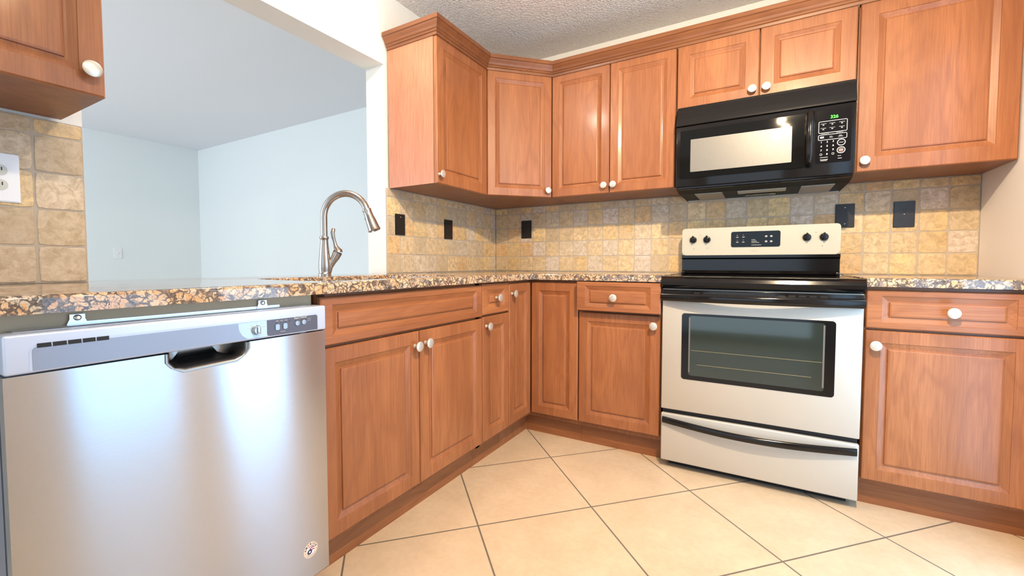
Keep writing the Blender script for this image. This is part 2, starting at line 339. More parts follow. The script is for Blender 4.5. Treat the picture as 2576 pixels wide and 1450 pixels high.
# ---------------------------------------------------------------- backsplashes
random.seed(7)
PAL = [((.72, .54, .32), 4), ((.70, .49, .24), 5), ((.66, .50, .30), 5), ((.64, .52, .37), 4), ((.62, .53, .42), 3), ((.72, .46, .22), 3), ((.56, .44, .29), 3), ((.76, .56, .28), 3), ((.66, .56, .48), 2)]
def pick():
    t = random.uniform(0, sum(w for _, w in PAL))
    for c_, w in PAL:
        t -= w
        if t <= 0: break
    k = random.uniform(1.0, 1.18); return tuple(x * k for x in c_)
def splash(name, mapf, ucuts, zcuts, label, near=False):
    """mapf(u, d, z): u along the wall, d out of the wall"""
    bm = bmesh.new(); cl = bm.loops.layers.float_color.new('tile')
    def q3(u0, u1, z0, z1, d0, d1, col, mi, bev):
        g = .0026; n = len(bm.faces)
        if bev:
            # tumbled edge: irregular outline, rounded rim
            def rim(ins, d):
                pts = []; K = 5
                for (ax, az, bx_, bz) in ((u0, z0, u1, z0), (u1, z0, u1, z1), (u1, z1, u0, z1), (u0, z1, u0, z0)):
                    for k in range(K): pts.append((ax + (bx_ - ax) * k / K, az + (bz - az) * k / K, k == 0))
                out = []
                cu, cz = (u0 + u1) / 2, (z0 + z1) / 2; hw, hz = (u1 - u0) / 2, (z1 - z0) / 2
                for i, (a, b, cor) in enumerate(pts):
                    jx, jz = jit[i]; kk = ins + (.0022 if cor else 0)
                    a2 = cu + max(-hw + kk, min(hw - kk, a - cu)); b2 = cz + max(-hz + kk, min(hz - kk, b - cz))
                    out.append(bm.verts.new(mapf(a2 + jx, d + 0, b2 + jz)))
                return out
            jit = [(random.gauss(0, .0005), random.gauss(0, .0005)) for _ in range(20)]
            dd = random.uniform(-.0008, .0006)
            R = [rim(g, d0), rim(g, d1 - .0016 + dd), rim(g + .0006, d1 - .0006 + dd), rim(g + .0018, d1 + dd)]
            fs = []
            for a, b in zip(R[:-1], R[1:]):
                for k in range(20): fs.append(bm.faces.new((a[k], a[(k + 1) % 20], b[(k + 1) % 20], b[k])))
            fs.append(bm.faces.new(R[-1]))
        else:
            v = [bm.verts.new(mapf(*c_)) for c_ in ((u0, d0, z0), (u1, d0, z0), (u1, d0, z1), (u0, d0, z1), (u0, d1, z0), (u1, d1, z0), (u1, d1, z1), (u0, d1, z1))]
            fs = [bm.faces.new([v[i] for i in qq]) for qq in ((0, 3, 2, 1), (4, 5, 6, 7), (0, 1, 5, 4), (1, 2, 6, 5), (2, 3, 7, 6), (3, 0, 4, 7))]
        for f_ in fs:
            f_.material_index = mi
            for lp in f_.loops: lp[cl] = (*col, 1)
    q3(ucuts[0], ucuts[-1], zcuts[0], zcuts[-1], -.010, -.0022, (.4, .35, .3), 1, False)
    for a, b in zip(ucuts[:-1], ucuts[1:]):
        for c_, d in zip(zcuts[:-1], zcuts[1:]): q3(a, b, c_, d, -.0035, .0, pick(), 0, True)
    o = link(name, bm, [TRAV, GROUT]); return T(o, label, 'backsplash', 'stone tile backsplashes')
tt = .10346
zc = [ZC, ZC + tt, ZC + 2 * tt, ZC + 3 * tt, ZC + 4 * tt, 1.3735]
bc = [k * 2.598 / 25 for k in range(26)]
splash('tile_backsplash', lambda a, d, z: (a, -d, z), bc, zc, 'tumbled stone tile backsplash along the back wall behind the range and black outlets')
lc = [0.0] + [-(k * tt) + .0474 for k in range(1, 11)] + [-1.087]
splash('tile_backsplash', lambda a, d, z: (d, a, z), [-x for x in lc][::-1] if False else lc[::-1], zc, 'tumbled stone tile backsplash between the corner and the pass-through opening')
nc = [-2.2835 - tt * k for k in range(6)][::-1]
splash('tile_backsplash', lambda a, d, z: (d, a, z), nc, zc, 'tumbled stone tile backsplash with white outlet, at far left under the cabinet')
# ---------------------------------------------------------------- door fronts and knobs
def panel_front(bm, x0, x1, z0, z1, y, ox=.046, oz=.046, th=.019):
    """raised panel slab: front face at y (towards -y), thickness th behind it"""
    prof = [(0, 0, th), (0, 0, .0035), (.0035, .0035, 0), (ox, oz, 0), (ox + .0012, oz + .0012, .0022), (ox + .017, oz + .017, .0086), (ox + .0215, oz + .0215, .0098), (ox + .0235, oz + .0235, .0092), (ox + .0250, oz + .0250, .0042), (ox + .030, oz + .030, .0024)]
    s = min(1.0, ((z1 - z0) / 2 - oz - .008) / .030, ((x1 - x0) / 2 - ox - .008) / .030)
    R = []
    for ax, az, d in prof:
        if ax > ox: ax = ox + (ax - ox) * s; az = oz + (az - oz) * s
        R.append([bm.verts.new(c_) for c_ in ((x0 + ax, y + d, z0 + az), (x1 - ax, y + d, z0 + az), (x1 - ax, y + d, z1 - az), (x0 + ax, y + d, z1 - az))])
    bm.faces.new(R[0][::-1])
    for a, b in zip(R[:-1], R[1:]):
        for k in range(4): bm.faces.new((a[k], a[(k + 1) % 4], b[(k + 1) % 4], b[k]))
    bm.faces.new(R[-1])
KB = bmesh.new()
lathe(KB, [(.0, .0), (.0085, .0), (.0085, .002), (.0062, .004), (.0055, .012), (.0068, .0175), (.013, .0205), (.0178, .0230), (.0190, .0250), (.0186, .0270), (.0150, .0288), (.0080, .0298), (0, .0300)], fr(0, 0, 0), 32)
knob_me = link('knob', KB, KNOBM, smooth=True, auto=50); KM = knob_me.data; bpy.data.objects.remove(knob_me)
def knob(x, y, z, parent, s=1.0):
    o = bpy.data.objects.new('knob', KM); COL.objects.link(o); o.parent = parent; o.location = (x, y, z); o.scale = (s, s, s); return o
def front(kind, parent, x0, x1, z0, z1, y, kn=None, horiz=False, ox=.046, oz=.046, th=.019):
    bm = bmesh.new(); panel_front(bm, x0, x1, z0, z1, y, ox, oz, th)
    o = link(kind, bm, WOODH if horiz else WOOD, parent)
    if kn: knob(kn[0], y, kn[1], o)
    return o
def base_cab(name, loc, rz, w, label, cat='cabinet', side_l=True, toe_ext=(0, 0)):
    """carcass in local frame: x 0..w, back y=0, face at y=-.612"""
    t = empty(name, loc, rz, label, cat, 'cherry base cabinets')
    bm = bmesh.new()
    if name.startswith('sink'):
        for a, b in (((.0001, -.600, .105), (.018, -.012, .8775)), ((w - .018, -.600, .105), (w - .001, -.012, .8775)), ((.0001, -.600, .105), (w - .001, -.012, .123)), ((.0001, -.612, .70), (w - .0001, -.600, .8775)), ((.0001, -.612, .105), (w - .0001, -.600, .15)), ((.001, -.612, .105), (.03, -.600, .8775)), ((w - .03, -.612, .105), (w - .0001, -.600, .8775)), ((w / 2 - .03, -.612, .105), (w / 2 + .03, -.600, .70))): box(bm, a, b)
    else: box(bm, (.0001, -.612, .105), (w - .0001, -.012, .8775))
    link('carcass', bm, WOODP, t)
    bm = bmesh.new(); box(bm, (toe_ext[0], -.570, .0), (w + toe_ext[1], -.555, .105)); link('toe_kick', bm, WOODT, t)
    return t
L90 = PI / 2
# left run: local x = world y - y0 ; front faces +x
y0 = -1.959
t = base_cab('sink_base_cabinet', (0, y0, 0), L90, .846, 'wide cherry sink cabinet with blank top panel and two doors, beside the dishwasher', toe_ext=(.002, 0))
front('false_drawer_front', t, .002, .844, .7225, .868, -.632, None, True, .040, .024)
front('door', t, .002, .4205, .125, .7130, -.632, (.4205 - .024, .660)); front('door', t, .4245, .844, .125, .7130, -.632, (.4245 + .030, .664))
y0 = -1.112
t = base_cab('narrow_drawer_cabinet', (0, y0, 0), L90, .241, 'narrow cherry base cabinet with one small drawer over one slim door')
front('drawer', t, .002, .239, .7270, .872, -.632, (.118, .803), True, .040, .030)
front('door', t, .002, .239, .125, .7175, -.632, (.030, .674))
# corner unit, L shaped
t = empty('corner_base_cabinet', (0, 0, 0), 0, 'cherry inside-corner base cabinet with two tall hinged doors meeting at a right angle', 'cabinet', 'cherry base cabinets')
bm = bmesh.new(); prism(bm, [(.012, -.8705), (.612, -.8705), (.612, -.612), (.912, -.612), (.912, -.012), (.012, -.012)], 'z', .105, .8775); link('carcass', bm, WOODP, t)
bm = bmesh.new(); prism(bm, [(.555, -.869), (.570, -.869), (.570, -.570), (.912, -.570), (.912, -.555), (.555, -.555)], 'z', 0, .105); link('toe_kick', bm, WOODT, t)
bm = bmesh.new(); panel_front(bm, -.867, -.6355, .127, .8655, -.632); o = link('door', bm, WOOD, t); o.rotation_euler = (0, 0, L90); knob(-.842, -.632, .813, o)
front('door', t, .6355, .911, .130, .8655, -.632)
# back run
t = base_cab('drawer_base_cabinet', (.913, 0, 0), 0, .424, 'cherry base cabinet left of the range with its top drawer pulled slightly open')
dr = front('drawer', t, .006, .426, .7275, .8745, -.672, (.205, .799), True, .046, .020)
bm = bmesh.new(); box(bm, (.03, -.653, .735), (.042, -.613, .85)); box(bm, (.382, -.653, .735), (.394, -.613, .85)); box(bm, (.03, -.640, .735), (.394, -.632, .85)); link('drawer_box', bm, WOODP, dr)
front('door', t, .005, .419, .130, .7150, -.632, (.391, .668))
t = base_cab('right_base_cabinet', (2.1005, 0, 0), 0, .4975, 'wide cherry base cabinet right of the range with one drawer over one door')
front('drawer', t, .002, .455, .7190, .8660, -.632, (.244, .791), True, .046, .022)
front('door', t, .002, .455, .120, .7100, -.632, (.031, .654))
# ---------------------------------------------------------------- wall cabinets
ZB, ZU = 1.374, 2.108
def wall_cab(name, loc, rz, w, zb, label, depth=.312):
    t = empty(name, loc, rz, label, 'cabinet', 'cherry wall cabinets')
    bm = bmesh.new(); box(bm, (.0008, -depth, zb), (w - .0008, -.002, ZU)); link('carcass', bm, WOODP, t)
    return t
t = wall_cab('end_wall_cabinet', (0, -1.070, 0), L90, .456, ZB, 'cherry wall cabinet with plain lit end panel beside the pass-through')
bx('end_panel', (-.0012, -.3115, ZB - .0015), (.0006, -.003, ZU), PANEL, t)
front('door', t, .002, .454, ZB - .001, 2.103, -.332, (.0175, 1.417), False, .055, .055)
t = empty('corner_wall_cabinet', (0, 0, 0), 0, 'cherry diagonal corner wall cabinet with one angled door', 'cabinet', 'cherry wall cabinets')
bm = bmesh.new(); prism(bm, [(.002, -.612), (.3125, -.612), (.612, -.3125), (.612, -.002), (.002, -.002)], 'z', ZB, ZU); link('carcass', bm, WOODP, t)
dl = math.hypot(.2995, .2995)
bm = bmesh.new(); panel_front(bm, .012, dl - .012, ZB - .001, 2.103, 0, .046, .046)
o = link('door', bm, WOOD, t, (.3125 + .0202 / math.sqrt(2), -.612 - .0202 / math.sqrt(2), 0)); o.rotation_euler = (0, 0, PI / 4); knob(dl - .040, 0, 1.412, o)
t = wall_cab('double_wall_cabinet', (.614, 0, 0), 0, .722, ZB, 'cherry double-door wall cabinet left of the microwave')
front('door', t, .004, .362, ZB - .001, 2.103, -.332, (.338, 1.416)); front('door', t, .366, .720, ZB - .001, 2.103, -.332, (.392, 1.416))
t = wall_cab('over_range_wall_cabinet', (1.3375, 0, 0), 0, .755, 1.770, 'short cherry two-door wall cabinet directly above the microwave')
front('door', t, .004, .3765, 1.769, 2.103, -.332, (.350, 1.812), False, .058, .055); front('door', t, .3805, .751, 1.769, 2.103, -.332, (.409, 1.812), False, .058, .055)
t = wall_cab('right_wall_cabinet', (2.094, 0, 0), 0, .505, ZB, 'large cherry single-door wall cabinet against the right wall')
front('door', t, .005, .500, ZB - .001, 2.103, -.332, (.031, 1.418), False, .062, .062)
t = wall_cab('near_wall_cabinet', (0, -2.785, 0), L90, .457, 1.380, 'cherry wall cabinet cropped at top left with a large nickel knob')
front('door', t, .002, .455, 1.379, 2.103, -.332, (.425, 1.434), False, .046, .050)
# crown moulding along the tops
path = [(0.0, -1.070), (.3325, -1.070), (.3325, -.6205), (.6205, -.3325), (2.599, -.3325)]
prof = [(0, 2.096), (.006, 2.096), (.0075, 2.108), (.013, 2.112), (.013, 2.119), (.0185, 2.124), (.0225, 2.134), (.031, 2.146), (.0345, 2.152), (.040, 2.155), (.040, 2.175), (.030, 2.175), (0, 2.120)]
bm = bmesh.new(); R = []
for i, p in enumerate(path):
    def nrm(a, b): d = (Vector(b) - Vector(a)).normalized(); return Vector((d.y, -d.x))
    ns = []
    if i > 0: ns.append(nrm(path[i - 1], p))
    if i < len(path) - 1: ns.append(nrm(p, path[i + 1]))
    n_ = sum(ns, Vector((0, 0))).normalized(); k = 1 / n_.dot(ns[0])
    R.append([bm.verts.new((p[0] + n_.x * k * a, p[1] + n_.y * k * a, z)) for a, z in prof])
for a, b in zip(R[:-1], R[1:]):
    for k in range(len(prof)): bm.faces.new((a[k], a[(k + 1) % len(prof)], b[(k + 1) % len(prof)], b[k]))
bm.faces.new(R[0]); bm.faces.new(R[-1][::-1])
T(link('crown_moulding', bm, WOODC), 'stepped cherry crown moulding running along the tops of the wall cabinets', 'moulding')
# ---------------------------------------------------------------- countertops
def bevel_z(bm, ztop, zbot, rt, rb):
    es = [e for e in bm.edges if all(abs(v.co.z - ztop) < 1e-5 for v in e.verts) and len(e.link_faces) == 2 and any(abs(f_.normal.z) < .5 for f_ in e.link_faces)]
    bmesh.ops.bevel(bm, geom=es, offset=rt, segments=4, affect='EDGES', profile=.5)
ZG = .880
outer = [(-.150, -2.262), (.645, -2.80 + 0), ]
cut = rrect(.175, -1.905, .572, -1.185, .07, 6)      # sink cut-out (x, y)
bm = bmesh.new()
out_pts = [(.002, -2.80), (.650, -2.80), (.650, -.66), (.662, -.6535), (.672, -.650), (1.336, -.650), (1.336, -.002), (.002, -.002), (.002, -1.094), (-.146, -1.094), (-.146, -2.276), (.002, -2.276)]
def ring(pts, z): return [bm.verts.new((x, y, z)) for x, y in pts]
for z in (ZC - .0005, ZG):
    a = ring(out_pts, z); b = ring(cut, z)
    es = [bm.edges.new((a[i], a[(i + 1) % len(a)])) for i in range(len(a))] + [bm.edges.new((b[i], b[(i + 1) % len(b)])) for i in range(len(b))]
    bmesh.ops.triangle_fill(bm, edges=es, use_beauty=True, use_dissolve=False)
    if z > .9: A1, B1 = a, b
    else: A2, B2 = a, b
for P1, P2 in ((A1, A2), (B1, B2)):
    for i in range(len(P1)): bm.faces.new((P1[i], P1[(i + 1) % len(P1)], P2[(i + 1) % len(P2)], P2[i]))
bmesh.ops.recalc_face_normals(bm, faces=bm.faces); bevel_z(bm, ZC - .0005, ZG, .009, .003)
ct = link('granite_countertop', bm, GRAN, None, None, True, 30); T(ct, 'long speckled granite countertop with sink cut-out, turning the corner from dishwasher to range', 'countertop', 'granite countertops')
bx('plywood_edge', (.55, -2.80, .8455), (.6015, -1.966, .8795), PLY, ct)
bm = bmesh.new(); box(bm, (2.0985, -.650, ZG), (2.599, -.002, ZC - .0005)); bmesh.ops.recalc_face_normals(bm, faces=bm.faces); bevel_z(bm, ZC - .0005, ZG, .009, 0)
T(link('granite_countertop', bm, GRAN, None, None, True, 30), 'short speckled granite countertop right of the range', 'countertop', 'granite countertops')
# sink bowl
bm = bmesh.new(); R = []
for ins, z in ((-.012, ZG - .0008), (-.003, ZG - .0008), (.0, .872), (.012, .73), (.05, .715)):
    R.append([bm.verts.new((x, y, z)) for x, y in rrect(.175 + ins, -1.905 + ins, .572 - ins, -1.185 - ins, max(.02, .07 - ins * .3), 6)])
for a, b in zip(R[:-1], R[1:]):
    for k in range(len(a)): bm.faces.new((a[k], a[(k + 1) % len(a)], b[(k + 1) % len(a)], b[k]))
bm.faces.new(R[-1])
T(link('undermount_sink', bm, SS, None, None, True, 40), 'stainless undermount sink bowl set in the granite in front of the faucet', 'sink')
# ---------------------------------------------------------------- faucet
fx, fy = .112, -1.557; th = math.radians(24); dx, dy = math.cos(th), math.sin(th)
t = empty('kitchen_faucet', (fx, fy, ZC), 0, 'brushed nickel gooseneck faucet with side lever behind the sink', 'faucet')
bm = bmesh.new(); lathe(bm, [(.0, .0), (.0262, .0), (.0262, .010), (.0240, .0125), (.0238, .020), (.0250, .032), (.0245, .055), (.0215, .090), (.0180, .125), (.0160, .150), (.0165, .158), (.0190, .1625), (.0195, .1665), (.0185, .1700), (.0140, .1715), (0, .1716)]); link('body', bm, BNICK, t, smooth=True, auto=40)
bm = bmesh.new(); pts = [(0, 0, .168), (0, 0, .20), (0, 0, .235), (0, 0, .254)]
Rr = .0985
for k in range(1, 21):
    a = PI - k * math.radians(163) / 20; s_ = Rr + Rr * math.cos(a); pts.append((dx * s_, dy * s_, .254 + Rr * math.sin(a)))
tube(bm, pts, .0142, 20, True, Vector((0, 1, 0))); link('spout', bm, BNICK, t, smooth=True, auto=40)
e = Vector(pts[-1]); d_ = (Vector(pts[-1]) - Vector(pts[-2])).normalized()
bm = bmesh.new(); rot = d_.to_track_quat('Z', 'Y').to_matrix().to_4x4()
lathe(bm, [(.0, -.004), (.0155, -.004), (.0182, -.001), (.0184, .006), (.0172, .010), (.0185, .030), (.0218, .052), (.0232, .072), (.0248, .086), (.0265, .094), (.0232, .0945), (.0215, .090), (0, .090)], Matrix.Translation(e) @ rot)
sh = link('spray_head', bm, BNICK, t, smooth=True, auto=40)
bm = bmesh.new(); c_ = e + d_ * .036; side = Vector((-dx, -dy, 0)); side = (side - d_ * side.dot(d_)).normalized()
Mb = Matrix.Translation(c_ + side * .0165) @ side.to_track_quat('Z', 'Y').to_matrix().to_4x4(); lathe(bm, [(0, 0), (.007, 0), (.006, .0045), (0, .005)], Mb, 14)
link('spray_button', bm, BNICK, sh, smooth=True)
# lever pod on the right
pd = Vector((.42, .62, 0)).normalized()
bm = bmesh.new()
tube(bm, [Vector((0, 0, .012)) + pd * .012, Vector((0, 0, .040)) + pd * .020, Vector((0, 0, .062)) + pd * .032, Vector((0, 0, .082)) + pd * .044, Vector((0, 0, .100)) + pd * .052], [.0135, .0135, .0145, .0175, .0195], 20); pod = link('lever_valve', bm, BNICK, t, smooth=True, auto=40)
bm = bmesh.new(); tube(bm, [Vector((0, 0, .1005)) + pd * .0523, Vector((0, 0, .104)) + pd * .0538], [.0185, .0185], 20); link('seam_ring', bm, BLACKM, pod)
bm = bmesh.new(); tube(bm, [Vector((0, 0, .104)) + pd * .0538, Vector((0, 0, .110)) + pd * .054, Vector((0, 0, .120)) + pd * .050, Vector((0, 0, .132)) + pd * .045, Vector((0, 0, .150)) + pd * .041, Vector((0, 0, .170)) + pd * .036, Vector((0, 0, .188)) + pd * .034, Vector((0, 0, .202)) + pd * .037, Vector((0, 0, .208)) + pd * .039], [.0200, .0185, .0125, .0078, .0068, .0075, .0085, .0085, .0040], 20, True, Vector((0, 1, 0))); link('lever', bm, BNICK, t, smooth=True, auto=50)
# ---------------------------------------------------------------- dishwasher  (local x = world y + 2.578, front towards +x)
t = empty('dishwasher', (0, -2.578, 0), L90, 'stainless front dishwasher with silver control strip under the left counter', 'dishwasher')
Wd = .613; F = -.660
bx('tub', (.006, -.585, .12), (Wd - .006, -.03, .838), SILVERD, t)
bx('toe_kick', (.0, -.570, 0), (Wd, -.555, .105), WOODT, t)
# steel skin, gently bowed, with the hand-hold recess at top
nx, nz = 44, 30; zb, zt = .076, .7765
def bow(x, z): return F - .0045 * math.sin(PI * x / Wd) ** .8 - .0
bm = bmesh.new(); G = []
hx0, hx1, hz0 = .229, .396, .733
for j in range(nz + 1):
    row = []
    for i in range(nx + 1):
        x = Wd * i / nx; z = zb + (zt - zb) * j / nz; row.append(bm.verts.new((x, bow(x, z), z)))
    G.append(row)
for j in range(nz):
    for i in range(nx):
        bm.faces.new((G[j][i], G[j][i + 1], G[j + 1][i + 1], G[j + 1][i]))
# return edges
bm2 = [v for v in bm.verts]
for side_ in (0, nx):
    prev = None
    for j in range(nz + 1):
        v = G[j][side_]; b = bm.verts.new((v.co.x, -.632, v.co.z))
        if prev: bm.faces.new((prev[0], v, b, prev[1]))
        prev = (v, b)
prev = None
for i in range(nx + 1):
    v = G[0][i]; b = bm.verts.new((v.co.x, -.632, v.co.z))
    if prev: bm.faces.new((prev[0], v, b, prev[1]))
    prev = (v, b)
door = link('door_panel', bm, STEEL, t, smooth=True, auto=40)
# recess pocket: boolean-cut the skin, then a bowl behind it
def recess_pts(ins=0): return [(hx0 + ins, .790), (hx0 + ins, .757), (hx0 + .010 + ins, .744), (hx0 + .030 + ins * .6, .735 + ins), (hx1 - .030 - ins * .6, .737 + ins), (hx1 - .010 - ins, .747), (hx1 - ins, .760), (hx1 - ins, .790)]
cb = bmesh.new(); prism(cb, recess_pts(), 'y', -.70, -.60); cutter = link('tmp_cutter', cb, STEEL, t)
sol = door.modifiers.new('b', 'BOOLEAN'); sol.object = cutter; sol.operation = 'DIFFERENCE'; sol.solver = 'FAST'
bpy.context.view_layer.update(); dg = bpy.context.evaluated_depsgraph_get()
nm = bpy.data.meshes.new_from_object(door.evaluated_get(dg)); door.modifiers.clear(); door.data = nm; bpy.data.objects.remove(cutter)
bm = bmesh.new(); R = []
for ins, y in ((-.004, F - .0062), (.0, F - .0066), (.004, F - .003), (.007, F + .006), (.010, -.625), (.016, -.600), (.032, -.594)):
    R.append([bm.verts.new((x, y, min(z, .7765))) for x, z in recess_pts(ins)])
for a, b in zip(R[:-1], R[1:]):
    for k in range(len(a) - 1): bm.faces.new((a[k], a[k + 1], b[k + 1], b[k]))
bm.faces.new(R[-1]); link('hand_hold', bm, plain('recess_steel_shaded', (.30, .28, .26), .32, 1), t, smooth=True, auto=60)  # steel darker than the door, adding shade inside the pocket by colour
# control strip
bm = bmesh.new(); box(bm, (0, F - .006, .7795), (Wd, -.610, .848), .0045, 3); con = link('control_strip', bm, SILVER, t, smooth=True, auto=40)
bm = bmesh.new(); prism(bm, rrect(.030, .7835, Wd - .024, .8295, [.002, .002, .010, .014]), 'y', F - .0064, F - .0062); link('recess_border', bm, plain('silver_shadow_trim', (.50, .53, .63), .3, .3), con)
bm = bmesh.new(); prism(bm, rrect(.034, .7835, Wd - .028, .8250, [.001, .001, .006, .008]), 'y', F - .0072, F - .0066); film = link('console_face', bm, SILVERD, con)
bm = bmesh.new(); prism(bm, rrect(.441, .7838, Wd - .0285, .8247, [.008, .001, .006, .001]), 'y', F - .0074, F - .0071); dk = link('dark_key_panel', bm, plain('dark_key_panel', (.095, .09, .115), .35, .2), con)
bm = bmesh.new(); prism(bm, [(.372, .8240), (.374, .806), (.382, .7925), (.394, .7842), (.441, .7842), (.441, .8245)], 'y', F - .0073, F - .0071); link('peeling_film', bm, plain('clear_film', (.42, .50, .52), .25, .2), con)
for k in range(5): bx('vent_slot', (.040 + k * .0195, F - .0076, .8225), (.0575 + k * .0195, F - .0066, .8300), BLACKM, con)
def dwl(px): return px
bm = bmesh.new(); lathe(bm, [(0, 0), (.0125, 0), (.0120, .003), (.0095, .010), (0, .0105)], fr(.415, F - .0072, .8035)); box(bm, (.411, F - .021, .795), (.419, F - .016, .812), .001); link('cycle_knob', bm, plain('chrome_grey', (.45, .48, .52), .2, .8), con, smooth=True, auto=40)
KX = [(.468, .8040), (.489, .8045), (.5235, .8075), (.5425, .8085)]
for i, (x, z) in enumerate(KX):
    bm = bmesh.new()
    if i < 2: prism(bm, rrect(x - .0055, z - .0075, x + .0055, z + .0075, .0035), 'y', F - .0095, F - .007)
    else: lathe(bm, [(0, 0), (.0068, 0), (.0062, .003), (0, .0034)], fr(x, F - .0070, z), 20)
    link('button', bm, plain('grey_key', (.34, .37, .42), .3, .5), con, smooth=i > 1, auto=40)
for x in (.466, .478, .490, .501, .519, .538, .549): bx('indicator', (x - .0016, F - .0078, .8150), (x + .0016, F - .0070, .8166), BLACKM, con)
text('print', 'Start', .0075, INK, con, fr(.522, F - .0073, .8215)); text('print', 'Cancel', .0075, INK, con, fr(.541, F - .0073, .8225))
for x in (.468, .480, .492): 
    bx('print', (x - .004, F - .0076, .8200), (x + .004, F - .0072, .8208), INKG, con); bx('print', (x - .004, F - .0076, .8180), (x + .003, F - .0072, .8188), INKG, con)
for z in (.8165, .8115): bx('print', (.553, F - .0076, z), (.564, F - .0072, z + .0009), INKG, con)
bx('print', (.476, F - .0076, .7905), (.490, F - .0072, .7915), INKG, con)
for k in range(5):
    a = PI * (.1 + .2 * k); bx('print', (.415 + .020 * math.cos(a) - .003, F - .0076, .8035 + .017 * math.sin(a)), (.415 + .020 * math.cos(a) + .003, F - .0072, .8045 + .017 * math.sin(a)), INKG, con)
# top flange with two screw tabs
bm = bmesh.new(); prism(bm, [(-.628, .838), (-.628, .8485), (-.622, .8510), (-.612, .8515), (-.604, .850), (-.604, .838)], 'x', .02, Wd - .03)
prism(bm, [(-.606, .848), (-.606, .8620 - .006), (-.600, .8625 - .006), (-.600, .848)], 'x', .10, Wd - .10)
link('top_flange', bm, GALV, t)
for x in (.108, .466):
    bm = bmesh.new(); prism(bm, [(x - .016, .850), (x + .016, .850), (x + .011, .862), (x + .011, .871), (x - .011, .871), (x - .011, .862)], 'y', -.6075, -.6045); tb = link('mounting_tab', bm, GALV, t)
    bm = bmesh.new(); lathe(bm, [(0, 0), (.0060, 0), (.0055, .003), (.003, .0042), (0, .0042)], fr(x, -.6075, .8645), 16); link('screw', bm, NICK, tb, smooth=True)
# round flag badge low on the door
CX, CZ, RB = Wd - .0600, .1585, .0215; yb = bow(CX, CZ) - .0002
def disc(bm, x, z, r_, y0_, y1_, n=40): prism(bm, [(x + r_ * math.cos(2 * PI * k / n), z + r_ * math.sin(2 * PI * k / n)) for k in range(n)], 'y', y0_, y1_)
bm = bmesh.new(); disc(bm, CX, CZ, RB, yb - .0006, yb + .001); bd = link('round_badge', bm, plain('badge_cream', (.78, .62, .47), .5), t); bd['label'] = 'round cream flag badge lettered AMERICA'
NAVY = plain('badge_navy', (.02, .02, .09), .5); RED = plain('badge_red', (.33, .03, .06), .5); WHT = plain('badge_white', (.85, .85, .88), .5); ORG = plain('badge_orange', (.75, .20, .10), .5)
bm = bmesh.new(); disc(bm, CX, CZ, .0128, yb - .0009, yb - .0006); link('badge_field', bm, WHT, bd)
def band(x0, x1, zo, th_, mat, y):
    bm = bmesh.new(); n = 12; top = []; bot = []
    for k in range(n + 1):
        x = x0 + (x1 - x0) * k / n; z = zo + .0022 * math.sin(PI * (x - x0) / max(1e-6, (x1 - x0)))
        h = math.sqrt(max(0, .0126 ** 2 - x * x)); z1_ = max(-h, min(h, z + th_ / 2)); z0_ = max(-h, min(h, z - th_ / 2)); top.append((CX + x, CZ + z1_)); bot.append((CX + x, CZ + z0_))
    prism(bm, bot + top[::-1], 'y', yb - .0012, yb - .0009); link('badge_stripe', bm, mat, bd)
band(-.0075, .0090, .0085, .0016, NAVY, 0); band(-.003, .0122, .0038, .0030, RED, 0); band(.000, .0116, -.0022, .0030, RED, 0)
bm = bmesh.new(); sp = []
for k in range(28): rr_ = .0078 if k % 2 else .0066; sp.append((CX - .0035 + rr_ * math.cos(2 * PI * k / 28), CZ - .0040 + rr_ * math.sin(2 * PI * k / 28)))
prism(bm, sp, 'y', yb - .0014, yb - .0010); link('badge_canton', bm, NAVY, bd)
bm = bmesh.new(); sp = []
for k in range(10): rr_ = .0040 if k % 2 == 0 else .0017; a = PI / 2 + k * PI / 5; sp.append((CX - .0035 + rr_ * math.cos(a), CZ - .0040 + rr_ * math.sin(a)))
prism(bm, sp, 'y', yb - .0018, yb - .0014); link('badge_star', bm, WHT, bd)
for i, ch in enumerate('AMERICA'):
    a = math.radians(90 + (3 - i) * 24); text('lettering', ch, .0068, ORG if ch == 'E' else NAVY, bd, fr(CX + .0170 * math.cos(a), yb - .0010, CZ + .0170 * math.sin(a)) @ Matrix.Rotation(a - PI / 2, 4, 'Z'), .0002, bold=True)
for s_ in (-1, 1): bm = bmesh.new(); disc(bm, CX + s_ * .0170, CZ - .0035, .0009, yb - .0010, yb - .0006, 10); link('badge_dot', bm, NAVY, bd)
for rr_ in (.0150, .0168, .0186):
    bm = bmesh.new(); n = 16; a0, a1 = math.radians(215), math.radians(325)
    o_ = [(CX + (rr_ + .0003) * math.cos(a0 + (a1 - a0) * k / n), CZ + (rr_ + .0003) * math.sin(a0 + (a1 - a0) * k / n)) for k in range(n + 1)]
    i_ = [(CX + (rr_ - .0003) * math.cos(a0 + (a1 - a0) * k / n), CZ + (rr_ - .0003) * math.sin(a0 + (a1 - a0) * k / n)) for k in range(n + 1)]
    prism(bm, o_ + i_[::-1], 'y', yb - .0009, yb - .0006); link('badge_fine_print', bm, INKG, bd)
# ---------------------------------------------------------------- range
X0, X1 = 1.3445, 2.0935; FY = -.662
t = empty('electric_range', ((X0 + X1) / 2, -.33, 0), 0, 'freestanding electric range with silver oven door and black cooktop', 'range')
def lk(name, bm, mat, par, **k):   # world-coordinate mesh under the range
    bm.transform(Matrix.Translation((-(X0 + X1) / 2, .33, 0))); return link(name, bm, mat, par, **k)
bm = bmesh.new(); box(bm, (X0 + .006, -.640, .030), (X1 - .006, -.03, .880)); box(bm, (X0 + .03, -.60, 0), (X1 - .03, -.10, .03)); lk('body', bm, BLACKM, t)
